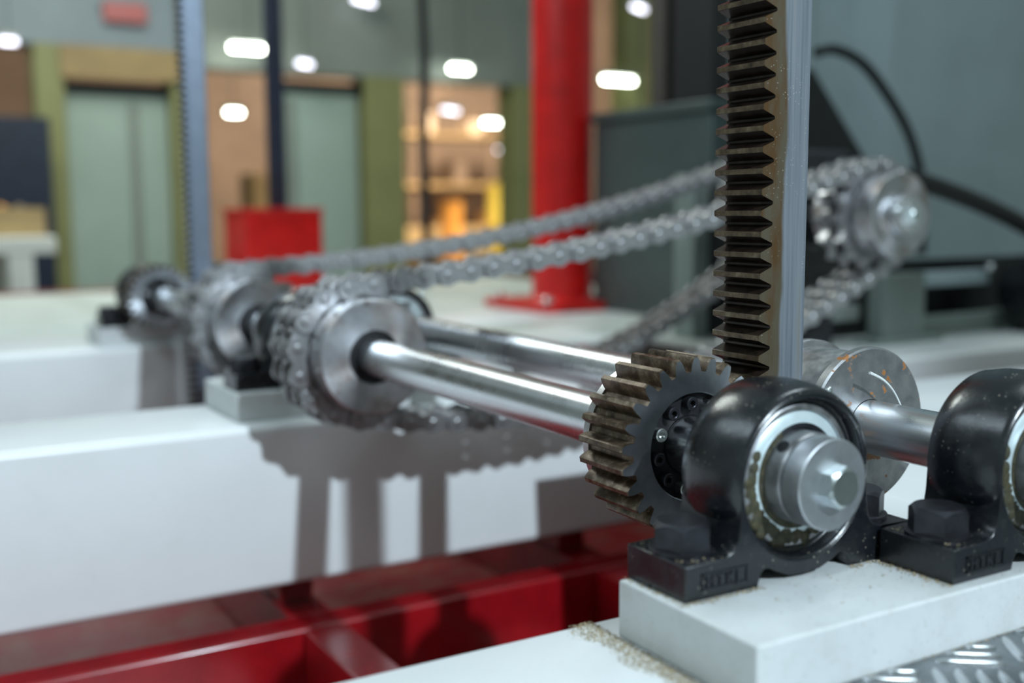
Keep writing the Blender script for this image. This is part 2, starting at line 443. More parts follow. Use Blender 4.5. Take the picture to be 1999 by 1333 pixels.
tube_lamp(4881, 6560, 1752, 200, 'skylight reflection as a lilac tube at the upper edge right of the red column', 'lilac_glow', 0.5)
tube_lamp(290, 6600, 1180, 90, 'small lamp at the left edge under the header', 'lilac_glow')
def drum(x, y, z0, z1, r, m, label):
    t = thing('drum', label, 'drum', (x, y, z0))
    part('shell', MB().lathe([(r, 0), (r, (z1 - z0) * .33), (r + 12, (z1 - z0) * .35), (r, (z1 - z0) * .37), (r, (z1 - z0) * .66), (r + 12, (z1 - z0) * .68), (r, (z1 - z0) * .7), (r, z1 - z0)], (x, y, z0), 'z', 24), m, t)
    part('lid', MB().lathe([(r + 8, 0), (r + 8, 25), (r - 15, 25), (r - 20, 10)], (x, y, z1), 'z', 24), m, t)
drum(6180, 11000, -1000, 470, 170, 'yellow_paint', 'tall yellow drum in the far hall beside the red column')
drum(5500, 11000, -1000, 260, 130, 'orange_paint', 'orange drum in the far hall left of the yellow one')
bx('packing_case', 'tan_board', 4700, 7600, 11600, 12600, -1000, -40, 'long tan packing case low in the far hall', 'case', bev=10)
bx('white_bench', 'table_white', 4300, 7400, 11250, 11560, -320, -250, 'long white bench top low in the far hall between the columns', 'bench')
for k, xx in enumerate((4400, 5850, 7300)):
    part('bench_leg', MB().box(xx - 40, xx + 40, 11360, 11440, -1000, -320.5), 'beam_grey', bpy.data.objects['white_bench'])
bx('peach_crate', 'tan_board', 2950, 3420, 10500, 10900, -1000, 560, 'tan crate seen through the gap left of the dark pole', 'crate', bev=8)
t = thing('storage_rack', 'brown storage rack of boxes against the far hall wall', 'rack', (6600, 13000, -1000))
for xx in (4700, 5900, 7100, 8300):
    part('upright', MB().box(xx - 40, xx + 40, 12850, 12930, -1000, 1500), 'brown_wall', t)
for zz in (-200, 480, 1150):
    part('shelf', MB().box(4700, 8300, 12800, 13400, zz, zz + 60), 'orange_paint' if zz == -200 else 'tan_board', t)
for k in range(14):
    xx = 4800 + 250 * k; zz = (-140, 540, 1210)[k % 3]; hh = random.uniform(180, 420)
    bx('carton', ('tan_board', 'packing_pale', 'brown_wall')[(k * 5) % 3], xx, xx + 200, 12935, 13250, zz + 1, zz + hh,
       ('tan', 'pale peach', 'brown')[(k * 5) % 3] + ' carton, ' + ('first', 'second', 'third', 'fourth', 'fifth')[k // 3] + ' from left on the ' + ('lowest', 'middle', 'top')[k % 3] + ' shelf of the far rack', 'carton', 'cartons on the storage rack')
t = thing('white_table', 'white table at the left edge beyond the deck', 'table', (-20, 4700, -1000))
part('tabletop', MB().box(-900, 195, 4500, 5100, 0, 75), 'table_white', t, 6)
for lx, ly in ((60, 4530), (60, 5040), (-850, 4530), (-850, 5040)):
    part('leg', MB().box(lx - 60, lx + 40, ly - 30, ly + 30, -1000, 0), 'table_white', t)
t = thing('parts_crate', 'brown wooden crate of parts on the white table', 'crate', (0, 4800, 75))
part('crate_side', MB().box(-300, 170, 4600, 4620, 76, 200), 'tan_board', t)
part('crate_side', MB().box(-300, 170, 4960, 4980, 76, 200), 'tan_board', t)
part('crate_end', MB().box(150, 170, 4621, 4959, 76, 200), 'tan_board', t)
part('crate_end', MB().box(-300, -280, 4621, 4959, 76, 200), 'tan_board', t)
part('crate_base', MB().box(-279, 149, 4621, 4959, 76, 90), 'tan_board', t)
for i, (px, pz, m, lab) in enumerate(((10, 60, 'orange_paint', 'orange casting heaped in the brown crate'), (85, 70, 'brown_wall', 'brown casting heaped in the brown crate'), (-150, 70, 'tan_board', 'tan casting heaped in the brown crate'))):
    solo('rough_casting', MB().lathe([(10, 0), (30, 12), (34, 60), (28, 105), (10, 125)], (px, 4760, 90.3), 'z', 14), m, lab, 'casting', (px, 4760, 90), 'castings in the crate')
# ------------------------------------------------------------------ machine bed: pit frame, beams, decks
t = thing('pit_frame', 'red painted steel grid frame in the pit under the beams', 'frame', (0, 400, -480))
part('pan', MB().box(-1500, 1900, -420, 2100, -486, -478), 'dusty_red_paint', t)
for y0 in (734, 120):
    part('cross_bar', MB().box(-1500, 1900, y0, y0 + 52, -478, -380), 'frame_red', t, 4)
for x0 in (-1150, -600, -60, 420, 980):
    for (ya, yb) in ((-300, 119.5), (172.5, 733.5), (786.5, 2100)):
        part('long_bar', MB().box(x0, x0 + 62, ya, yb, -478, -381), 'frame_red', t, 4)
t = None
def beam(y0, y1, x0, x1, label, r=10):
    poly = []
    for (cy, cz, a0) in ((y1 - r, TOP - r, 0), (y0 + r, TOP - r, 90), (y0 + r, -340 + r, 180), (y1 - r, -340 + r, 270)):
        for k in range(6):
            a = math.radians(a0 + 18 * k); poly.append((cy + r * math.cos(a), cz + r * math.sin(a)))
    o = solo('cross_beam', MB().prism(poly, x0, x1, 'x'), 'white_paint', label, 'beam', ((x0 + x1) / 2, (y0 + y1) / 2, -340), 'white cross beams of the machine bed', sharp=50)
    return o
beam(-420, -24, -1600, 1900, 'white box beam in front carrying the front bearing plate', 6)
beam(800, 1015, -1600, 1900, 'white box beam across the middle under the chain sprockets')
beam(1818, 2120, -1600, 1900, 'white box beam at the back under the far pinion')
for y0 in (-300, 850, 1900):
    for x0 in (-1150, -600, -60, 420, 980):
        part('rest_block', MB().box(x0 + 6, x0 + 56, y0, y0 + 60, -381, -340.2), 'frame_red', bpy.data.objects['pit_frame'])
def deck(x0, x1, y0, y1, z, label, m='deck_plate'):
    t = thing('deck_plate', label, 'deck plate', ((x0 + x1) / 2, (y0 + y1) / 2, z - 12))
    part('plate', MB().box(x0, x1, y0, y1, z - 12, z), m, t, 1)
    for yy in (y0, y1 - 30):
        part('support_angle', MB().box(x0 + 20, x1 - 20, yy + 1, yy + 29, z - 40, z - 12.2), 'frame_red', t)
    return t
deck(250, 344, -22, 150, TOP - 1, 'small white deck plate just behind the near bearings', 'white_paint')
deck(345, 1900, -22, 600, TOP - 1, 'white deck plate to the right between the near bearings and the drive', 'white_paint')
deck(345, 999, 1400, 1816, TOP - 1, 'pale deck plate in front of the red column, beyond the sagging chain', 'deck_plate')
deck(1000, 1900, 1017, 1816, TOP - 1, 'pale deck plate right of the sagging chain, carrying the drive stand', 'deck_plate')
deck(-1600, 1900, 2122, 3600, TOP - 1, 'pale patterned deck behind the far pinion')
tp = bpy.data.objects
bx('edge_rail', 'dusty_red_paint', -1600, 3000, 3602, 3660, -190, TOP + 6, 'red rail along the far edge of the pale deck', 'rail')
# ------------------------------------------------------------------ front bearing plates and tread plate
def plate(x0, x1, y0, y1, label):
    return solo('bearing_plate', MB().box(x0, x1, y0, y1, TOP + .2, FOOT), 'worn_white_paint', label, 'plate', ((x0 + x1) / 2, (y0 + y1) / 2, TOP), 'white plates under the pillow blocks', bev=1.6)
plate(-113, 330, -193, -57, 'thick dusty white plate in front under the near pillow blocks')
plate(-110, 330, 836, 1002, 'white plate on the middle beam under the black bearing foot')
plate(-112, 330, 1838, 1985, 'white plate on the back beam under the far bearing')
t = thing('tread_plate', 'aluminium tread plate with raised bars at the lower right corner', 'tread plate', (300, -300, TOP))
part('sheet', MB().box(-100, 900, -420, -194, TOP + .3, -107), 'tread_aluminium', t)
def lozenge(L, W, H):
    vs = []; n = 12
    for k in range(n):
        u = -1 + 2 * k / (n - 1); wd = W / 2 * math.sqrt(max(0, 1 - abs(u) ** 2.4)); 
        vs += [(u * L / 2, -wd, 0), (u * L / 2, -wd * .45, H * math.sqrt(max(0, 1 - u ** 4))), (u * L / 2, wd * .45, H * math.sqrt(max(0, 1 - u ** 4))), (u * L / 2, wd, 0)]
    fs = [(4 * k + j, 4 * k + j + 1, 4 * k + j + 5, 4 * k + j + 4) for k in range(n - 1) for j in range(3)]
    return MB().add(vs, fs)
LB = 46.0
lz = lozenge(LB, 7.0, 1.8).mesh('raised_bar', 'tread_bar', (0, 0, 0), 60)
tloc = wl(t); CELL = 59.4
e1 = (math.cos(math.radians(-38)), math.sin(math.radians(-38))); e2 = (-e1[1], e1[0])
for gi in range(-6, 10):
    for gj in range(-6, 7):
        cx = 67 + CELL * (gi * e1[0] + gj * e2[0]); cy = -194 + CELL * (gi * e1[1] + gj * e2[1])
        d, q = (e1, e2) if (gi + gj) % 2 == 0 else (e2, e1)
        for k in range(-2, 3):
            px, py = cx + 13.2 * k * q[0], cy + 13.2 * k * q[1]
            t0, t1 = -LB / 2, LB / 2
            lim = (-195.2 - py) / d[1]          # the plate edge cuts a bar short
            if d[1] < 0: t0 = max(t0, lim)
            else: t1 = min(t1, lim)
            if t1 - t0 < 7: continue
            mx, my = px + d[0] * (t0 + t1) / 2, py + d[1] * (t0 + t1) / 2
            if mx < -75 or mx > 420 or my < -340: continue
            o = bpy.data.objects.new('raised_bar', lz); COL.objects.link(o); o.parent = t
            o.location = (Vector((mx, my, -107.05)) - tloc) * S; o.rotation_euler = (0, 0, math.atan2(d[1], d[0])); o.scale = ((t1 - t0) / LB, 1, 1)
# ------------------------------------------------------------------ pillow block bearings
def grain_mesh(spots, name, parent_loc, smin=0.4, smax=1.3):
    mb = MB()
    for (x, y, z) in spots:
        s = random.uniform(smin, smax)
        p = [Vector((random.uniform(-1, 1), random.uniform(-1, 1), random.uniform(0, 1))) * s for _ in range(4)]
        mb.add([(x + q.x, y + q.y, z + abs(q.z)) for q in p], [(0, 1, 2), (0, 2, 3), (0, 3, 1), (1, 3, 2)])
    return mb
def pillow_block(x, y, label, capped=True, greasy=True):
    # x, y: bearing centre on the shaft axis
    t = thing('pillow_block', label, 'bearing', (x, y, FOOT), 'black pillow block bearings')
    h = MB()
    h.lathe([(50, 28), (52, 30), (58.5, 30.5), (61.5, 27), (64.2, 14), (65, 0), (64.2, -14), (61.8, -25), (59.6, -29.4), (57, -30.6), (55, -29.2), (53.6, -21), (50, -20)], (x, y, 0), 'y', 96, closed=True)
    half = [(0, -66.6), (14, -65.6), (25, -61.5), (33, -57.5), (38, -57.6), (41, -61), (43, FOOT + .1), (105, FOOT + .1), (105, -45), (72, -44), (65, -41), (60.5, -34), (58.5, -22), (57.6, -6)]
    arc = [(57 * math.cos(math.radians(a)), 57 * math.sin(math.radians(a))) for a in range(-8, -172, -10)]
    poly = [(x + px, pz) for px, pz in half] + [(x + px, pz) for px, pz in arc] + [(x - px, pz) for px, pz in reversed(half[1:])]
    # web and feet: bottom outline plus an inner arc clear of the bore
    h.prism(poly, y - 31, y + 31, 'y')
    hs = part('housing', h, 'black_cast', t, 2.2, sharp=40)
    part('outer_ring', MB().lathe([(50, 20), (50, -21), (48.6, -22), (45.6, -22), (45, -20.5), (45, 20)], (x, y, 0), 'y', 64, closed=True), 'dull_steel', t)
    part('seal_lip', MB().lathe([(36.5, -20), (36.4, -22), (33, -21.2), (32.2, -19), (36, -18)], (x, y, 0), 'y', 64, closed=True), 'black_oxide', t)
    part('seal_shield', MB().lathe([(45, -20), (43.6, -21.2), (36.8, -22.6), (36.6, -20), (45, -18)], (x, y, 0), 'y', 64, closed=True), 'seal_shield', t)
    part('inner_ring', MB().lathe([(23, 24), (31.5, 24), (32, 10), (32, -34.5), (31, -36.5), (23, -36.5)], (x, y, 0), 'y', 64, closed=True), 'dull_steel', t)
    for aa in (2.30,):
        px, pz = x + 31.2 * math.cos(aa), 31.2 * math.sin(aa)
        part('set_screw', MB().tube([(px, y - 29, pz), (px + 1.4 * math.cos(aa), y - 29, pz + 1.4 * math.sin(aa))], 4.6, 12), 'dark_recess', t)
    if capped:
        part('end_cap', MB().lathe([(20, -36.9), (28.6, -37.2), (29, -38.2), (31, -38.4), (31, -53.2), (30.2, -54), (0, -54)], (x, y, 0), 'y', 72), 'cap_steel', t)
        part('cap_bolt', MB().hexhead((x, y - 54, 0), 25, -11, 'y', 0.32), 'zinc', t)
    for sx in (-1, 1):
        bo = part('washer', MB().lathe([(0, 0), (22, 0), (22, 2.6), (21, 3), (0, 3)], (x + sx * 83, y, -45), 'z', 40), 'black_oxide', t)
        part('hex_bolt', MB().hexhead((x + sx * 83, y, -42), 36, 18, 'z', 0.2 + 0.35 * sx), 'black_oxide', t)
    px, pz = x + 65 * math.cos(0.72), 65 * math.sin(0.72)
    n = Vector((math.cos(0.72), 0, math.sin(0.72)))
    b0 = Vector((px, y + 6, pz))
    part('grease_nipple', MB().tube([b0 - n, b0 + n * 5, b0 + n * 5.2, b0 + n * 10, b0 + n * 13], 3, 10, rs=[4.6, 4.6, 3.0, 3.6, 2.0]), 'zinc', t)
    # cast size mark on the front of the left foot: a raised frame with letters
    fy = y - 31
    fm = MB()
    x0, x1, z0, z1 = x - 92, x - 53, FOOT + 6.5, FOOT + 17.5
    for bxs in ((x0, x1, z1 - 1, z1), (x0, x1, z0, z0 + 1), (x0, x0 + 1, z0, z1), (x1 - 1, x1, z0, z1)):
        fm.box(bxs[0], bxs[1], fy - 0.9, fy + .3, bxs[2], bxs[3])
    part('cast_frame', fm, 'black_cast', hs)
    cu = bpy.data.curves.new('letters', 'FONT'); cu.body = 'HTKJ'; cu.size = 10.6 * S; cu.extrude = 0.7 * S; cu.space_character = 1.3; cu.offset = 0.00012
    to = bpy.data.objects.new('letters_tmp', cu); COL.objects.link(to)
    dg = bpy.context.evaluated_depsgraph_get()
    me = bpy.data.meshes.new_from_object(to.evaluated_get(dg)); bpy.data.objects.remove(to)
    me.materials.clear(); me.materials.append(MATS['black_oxide'])
    lo = bpy.data.objects.new('cast_letters', me); COL.objects.link(lo); lo.parent = hs
    lo.location = (Vector((x - 89, fy - 0.4, FOOT + 8.4)) - wl(hs)) * S; lo.rotation_euler = (PI / 2, 0, 0)
    if greasy:
        mb = MB()
        for k in range(230):
            if k < 70: a = random.uniform(118, 200); r = random.uniform(32.5, 37.5)
            else: a = random.gauss(226, 26); r = random.uniform(33, 47)
            a = math.radians(a); rr = random.uniform(2.0, 4.6) * (0.7 if k < 70 else 1)
            c = (x + r * math.cos(a), y - 21.2, r * math.sin(a))
            rr *= 1.35; mb.lathe([(rr, 0.6), (rr * .96, -rr * .06), (rr * .6, -rr * .17), (rr * .2, -rr * .22), (0, -rr * .23)], c, 'y', 9)
        part('grease', mb, 'grease', t, kind='stuff', sharp=80)
    return t
pb1 = pillow_block(0, -87, 'near black pillow block with bolted round end cap, beside the pinion')
pb2 = pillow_block(X2, -152, 'black pillow block cut by the right edge, foremost on the second shaft')
pb3 = pillow_block(0, 885, 'black pillow block hidden behind the near sprocket, only its foot showing', capped=False, greasy=False)
pb4 = dup(pb3, (X2, 62, 0), 'black pillow block whose shoulder shows right of the near sprocket hub')
pb5 = dup(pb3, (0, 1880 - 885, 0), 'far black pillow block behind the far pinion')
pb6 = dup(pb3, (X2, 1945 - 885, 0), 'far black pillow block on the second shaft')
# sawdust lying around the feet and on the plate (loose grains)
sp = []
for k in range(900):
    u = random.random()
    if u < 0.30: sp.append((random.uniform(-112, -40), -119 - abs(random.gauss(0, 2.0)), FOOT))
    elif u < 0.45: sp.append((-106 - abs(random.gauss(0, 2.2)), random.uniform(-118, -57), FOOT))
    elif u < 0.72: sp.append((69 - abs(random.gauss(0, 3)), random.uniform(-184, -122), FOOT))
    elif u < 0.86: sp.append((random.uniform(40, 70), -119 - abs(random.gauss(0, 3)), FOOT))
    else: sp.append((random.uniform(-60, 160), random.uniform(-190, -120), FOOT))
sp = [(a, b_, FOOT + 0.05) for a, b_, _ in sp if not (a > 70 and -183 < b_ < -121) and a > -112.5]
for k in range(260):
    a, b_ = random.uniform(-104, -58), random.uniform(-117, -60)
    if (a + 83) ** 2 + (b_ + 87) ** 2 > 23 ** 2: sp.append((a, b_, -44.8))
for k in range(260):
    a, b_ = random.uniform(71, 112), random.uniform(-182, -124)
    if (a - 92) ** 2 + (b_ + 152) ** 2 > 23 ** 2: sp.append((a, b_, -44.8))
solo('sawdust', grain_mesh(sp, 'sawdust', None), 'sawdust', 'tan sawdust grains around the black bearing feet on the white plate', 'sawdust', (0, -120, FOOT), kind='stuff')
sp = []
for k in range(7000):
    d = random.uniform(0, 24) + random.gauss(0, 2.5); y = random.uniform(-190, -25)
    if 0 < d < 30 and random.random() > d / 42: sp.append((-113.5 - d * (0.85 + 0.15 * math.sin(y * .11)), y, TOP + .05))
for k in range(500):
    sp.append((random.uniform(-110, 300), -194 - abs(random.gauss(0, 1.6)), -106.9))
solo('sawdust', grain_mesh(sp, 'sawdust', None, 0.3, 1.1), 'sawdust', 'tan sawdust along the lower edges of the front white plate', 'sawdust', (-120, -120, TOP), kind='stuff')
# ------------------------------------------------------------------ shafts
def shaft(x, y0, y1, label):
    return solo('drive_shaft', MB().lathe([(R_SHAFT - 2, y0), (R_SHAFT, y0 + 2), (R_SHAFT, y1 - 2), (R_SHAFT - 2, y1)], (x, 0, 0), 'y', 64), 'ground_steel', label, 'shaft', (x, (y0 + y1) / 2, 0), 'ground steel shafts')
shaft(0, -123.5, 1965, 'polished steel shaft carrying the near pinion and the sprockets')
shaft(X2, -188.5, 2030, 'second polished steel shaft behind, carrying the rust spotted disc')
# ------------------------------------------------------------------ pinions
MOD = 5.185; NT_ = 25
def tooth_profile(phase):
    pr = MOD * NT_ / 2; pts = []
    for k in range(NT_):
        a = phase + k * 2 * PI / NT_; p = 2 * PI / NT_
        for (r, q) in ((pr - 6.4, -.5), (pr - 6.45, -.36), (pr - 5.4, -.325), (pr - 3.2, -.295), (pr, -.245), (pr + 2.6, -.185), (pr + 4.7, -.125), (pr + 5.2, -.105),
                       (pr + 5.2, .105), (pr + 4.7, .125), (pr + 2.6, .185), (pr, .245), (pr - 3.2, .295), (pr - 5.4, .325), (pr - 6.45, .36)):
            pts.append((a + p * q, r))
    return pts
def pinion(y0, y1, phase, label, screws=True):
    t = thing('pinion', label, 'gear', (0, y0, 0), 'spur pinions')
    pts = tooth_profile(phase); n = len(pts); mb = MB()
    def ring(f, y): return [(f(r) * math.cos(a), y, f(r) * math.sin(a)) for a, r in pts]
    ch = 1.2
    rings = [ring(lambda r: 42, y0 + 9), ring(lambda r: 42, y0 + .5), ring(lambda r: 42.6, y0), ring(lambda r: r - ch * .8 if r > 60 else r - .2, y0), ring(lambda r: r, y0 + ch), ring(lambda r: r, y1 - ch), ring(lambda r: r - ch * .8 if r > 60 else r - .2, y1), ring(lambda r: 24, y1)]
    vs = [v for r in rings for v in r]; fs = []; mi = []
    tmp = MB()
    for i in range(len(rings) - 1):
        m_ = [1, 1, 1, 0, 0, 0, 1][i]
        tmp.add([], [])
        for k in range(n):
            k2 = (k + 1) % n
            fs.append((i * n + k, i * n + k2, (i + 1) * n + k2, (i + 1) * n + k)); mi.append(m_)
    tmp.v = vs; tmp.f = [list(f) for f in fs]; tmp.mi = mi
    part('gear_body', tmp, ['oiled_tooth_steel', 'gear_face_steel'], t, sharp=28)
    part('locking_ring', MB().lathe([(42, y0 + 9), (42, y0 + 8), (24, y0 + 8), (22.7, y0 + 9)], (0, 0, 0), 'y', 64), 'dark_recess', t)
    part('rear_collar', MB().lathe([(22.6, y1 + 9), (58, y1 + 9), (60, y1 + 7.6), (60, y1 + .2), (22.6, y1 + .2)], (0, 0, 0), 'y', 64, closed=True), 'turned_steel', t)
    for k in range(11):
        a = math.radians(60.9 + k * 360 / 11); c = (33.6 * math.cos(a), y0, 33.6 * math.sin(a))
        bright = k in (0, 3, 6)
        mb = MB().lathe([(5.3, 8), (5.3, .6), (4.7, 0), (3.1, 0)], c, 'y', 20)
        mb.f.pop(); mb.mi.pop()
        hx = [(c[0] + 2.9 * math.cos(j * PI / 3 + .3), c[2] + 2.9 * math.sin(j * PI / 3 + .3)) for j in range(6)]
        inner = [(c[0] + 3.1 * math.cos(2 * PI * j / 20), y0, c[2] + 3.1 * math.sin(2 * PI * j / 20)) for j in range(20)]
        deep = []
        for j in range(20):
            q = (2 * PI * j / 20 - .3) % (PI / 3) - PI / 6
            rr = 2.5 / math.cos(q)
            deep.append((c[0] + rr * math.cos(2 * PI * j / 20), y0 + .3, c[2] + rr * math.sin(2 * PI * j / 20)))
        low = [(p[0], y0 + 4.5, p[2]) for p in deep]
        mb.add(inner + deep + low, [(i * 20 + j, i * 20 + (j + 1) % 20, (i + 1) * 20 + (j + 1) % 20, (i + 1) * 20 + j) for i in range(2) for j in range(20)] + [tuple(range(40, 60))])
        part('socket_screw', mb, 'bright_screw' if bright else 'black_oxide', t, label='bright zinc socket screw' if bright else None)
    return t
PH = math.radians(3.2)
pin1 = pinion(0, 57, PH, 'near brown toothed pinion with a ring of socket screws, meshing with the front toothed bar')
pin2 = dup(pin1, (0, 1738, 0), 'far blurred pinion beside the far toothed bar')
# ------------------------------------------------------------------ racks
def rack(label):
    t = thing('gear_rack', label, 'gear rack', (90, 27, -330), 'upright toothed bars')
    x_tip, x_root, x_back = 60.0, 71.8, 111.0; y0, y1 = -4.0, 51.0
    P_ = MOD * PI; zc = 64.0 - P_ * 23
    prof = []  # (x, z)
    k = 0
    while zc + k * P_ < 900:
        z = zc + k * P_
        prof += [(x_root + .0, z - 7.3), (x_root - .9, z - 6.6), (x_tip + .6, z - 2.45), (x_tip, z - 2.0), (x_tip, z + 2.0), (x_tip + .6, z + 2.45), (x_root - .9, z + 6.6), (x_root, z + 7.3)]
        k += 1
    n = len(prof); mb = MB()
    vs = []
    for (x, z) in prof: vs += [(x, y0, z), (x, y1, z)]
    zb, zt = prof[0][1], prof[-1][1]
    base = len(vs)
    fs = [(2 * i, 2 * i + 1, 2 * i + 3, 2 * i + 2) for i in range(n - 1)]
    mb.add(vs, fs, 2)
    for q in range(len(fs)): mb.mi[q] = 0 if q % 8 == 3 else 2
    # front and back faces: strips from the tooth outline to the bar, then the bar itself with a chamfered back edge
    XM = 72.6
    for yy in (y0, y1):
        o = [(x, yy, z) for x, z in prof] + [(XM, yy, z) for x, z in prof]
        mb.add(o, [(i, i + 1, n + i + 1, n + i) for i in range(n - 1)], 1)
    zs = [p[1] for p in prof]
    sect = [(XM, y0), (x_back - 3, y0), (x_back, y0 + 3), (x_back, y1 - 3), (x_back - 3, y1), (XM, y1)]
    vv = [(sx, sy, z) for z in (zb, zt) for sx, sy in sect]
    mb.add(vv, [(i, i + 1, 6 + i + 1, 6 + i) for i in range(5)] + [tuple(range(6)), tuple(range(11, 5, -1))], 1)
    part('toothed_bar', mb, ['rack_tooth', 'rack_steel', 'shaded_oiled_flank'], t, origin=(90, 27, 0), sharp=20)
    return t
rk1 = rack('front upright toothed steel bar, brown stained, meshing with the near pinion')
rk2 = dup(rk1, (0, 1738, 0), 'far blurred upright toothed bar beside the far pinion')
for c in rk2.children:
    c.data = c.data.copy(); c.data.materials[1] = MATS['clean_bar_steel']
# ------------------------------------------------------------------ guide rollers
def roller(label):
    t = thing('guide_roller', label, 'roller', (X2, 20, 0), 'flanged guide rollers behind the toothed bars')
    part('front_flange', MB().lathe([(23, -15), (65, -15), (66.5, -13.5), (66.5, -6.5), (65.8, -5.4), (23, -5.4)], (X2, 0, 0), 'y', 96, closed=True), 'rusty_disc_steel', t)
    part('roller_drum', MB().lathe([(22.7, -5.2), (57, -5.2), (57.5, -4), (60.5, 2), (61, 46), (60.5, 52), (22.7, 52)], (X2, 0, 0), 'y', 96, closed=True), 'dull_steel', t)
    part('rear_flange', MB().lathe([(23, 52.2), (66, 52.2), (66.5, 53), (66.5, 61), (65, 62), (23, 62)], (X2, 0, 0), 'y', 96, closed=True), 'dull_steel', t)
    part('hub', MB().lathe([(22.7, 62.2), (36, 62.2), (36, 95), (35, 96), (22.7, 96)], (X2, 0, 0), 'y', 64, closed=True), 'dull_steel', t)
    return t
ro1 = roller('rust spotted steel guide roller on the second shaft behind the front bar')
ro2 = dup(ro1, (0, 1738, 0), 'far guide roller behind the far toothed bar')
def crom(P, n):
    out = []
    for i in range(len(P) - 1):
        p0, p1, p2, p3 = P[max(i - 1, 0)], P[i], P[i + 1], P[min(i + 2, len(P) - 1)]
        for k in range(n):
            u = k / n
            out.append(tuple(0.5 * (2 * p1[j] + (p2[j] - p0[j]) * u + (2 * p0[j] - 5 * p1[j] + 4 * p2[j] - p3[j]) * u * u + (3 * p1[j] - p0[j] - 3 * p2[j] + p3[j]) * u ** 3) for j in range(len(p1))))
    return out + [tuple(P[-1])]
TAIL = [(155, -32, 49), (171.6, -32, 41.6), (184.4, -32, 31), (193.5, -33, 17)]
cp = crom(TAIL, 8)[:24]
solo('plastic_tail', MB().tube(cp, 0.8, 6, rs=[1.3 - .7 * k / 23 for k in range(24)]), 'clear_plastic', 'thin clear plastic tie tail bending over the second shaft', 'tie', cp[0])
# ------------------------------------------------------------------ sprockets and duplex chains
PITCH = 35.5; NS = 15
RP = PITCH / (2 * math.sin(PI / NS))
XB, ZB = 950.0, 169.0
def sprocket(x, yc, z, rot, label):
    t = thing('chain_sprocket', label, 'sprocket', (x, yc, z), 'duplex chain sprockets')
    part('hub', MB().lathe([(34, -70), (34, -78), (70.5, -78), (72, -76.5), (72, -42), (66, -40), (62, -37), (62, 37), (66, 40), (66, 56), (64, 58), (22.7, 58), (22.7, -70)], (x, yc, z), 'y', 96, closed=True), 'turned_steel', t, sharp=30)
    part('locking_ring', MB().lathe([(33.8, -70.5), (33.8, -72), (24, -72), (22.7, -70.5)], (x, yc, z), 'y', 48), 'dark_recess', t)
    for yo in (-18, 18):
        pts = []
        for k in range(NS):
            a = rot + k * 2 * PI / NS; p = 2 * PI / NS
            for (r, q) in ((RP - 9.6, 0), (RP - 9.0, .10), (RP - 6, .22), (RP + 2, .33), (RP + 8, .42), (RP + 10.5, .47), (RP + 10.5, .53), (RP + 8, .58), (RP + 2, .67), (RP - 6, .78), (RP - 9.0, .90)):
                pts.append((x + r * math.cos(a + p * q), z + r * math.sin(a + p * q)))
        part('toothed_disc', MB().prism(pts, yc + yo - 8.5, yc + yo + 8.5, 'y'), 'chain_steel', t)
    return t
spr1 = sprocket(0, 690, 0, math.radians(171.3), 'near twin sprocket with a bright round hub on the polished shaft')
spr2 = dup(spr1, (0, 460, 0), 'second twin sprocket farther along the polished shaft')
spr3 = dup(spr1, (XB, 0, ZB), 'raised twin sprocket on the drive shaft right of the front bar')
XB2, ZB2 = 1135.0, 203.0
spr4 = dup(spr1, (XB2, 460, ZB2), 'farther twin sprocket on the drive shaft behind the front bar')
A_PIN = math.radians(171.3)
def stadium(p, r, wa, n=8):
    pts = []
    for sx, a0 in ((1, -90), (-1, 90)):
        for k in range(n + 1):
            a = math.radians(a0 + 180 * k / n)
            pts.append((sx * p / 2 + r * math.cos(a), r * math.sin(a)))
        pts.append((0, sx * wa))
    return pts
def link_meshes():
    o = MB(); i = MB()
    for y in (-34, 34): o.prism(stadium(PITCH, 14.6, 8.6), y - 2, y + 2, 'y', 0)
    o.prism(stadium(PITCH, 13.6, 8.6), -1.8, 1.8, 'y', 0)
    for sx in (-1, 1):
        o.lathe([(4.0, -39.2), (5.6, -38.2), (5.6, -36), (5.4, -35.8), (5.4, 35.8), (5.6, 36), (5.6, 38.2), (4.0, 39.2)], (sx * PITCH / 2, 0, 0), 'y', 14, 0)
    for y in (-29, -7, 7, 29): i.prism(stadium(PITCH, 14.8, 9.6), y - 1.9, y + 1.9, 'y', 0)
    for sx in (-1, 1):
        for y in (-18, 18):
            i.lathe([(5.6, -9), (9.4, -9), (9.8, -8.4), (9.8, 8.4), (9.4, 9), (5.6, 9)], (sx * PITCH / 2, y, 0), 'y', 16, 1, closed=True)
    return o.mesh('outer_link', ['chain_steel', 'chain_roller']), i.mesh('inner_link', ['chain_steel', 'chain_roller'])
LO, LI = link_meshes()
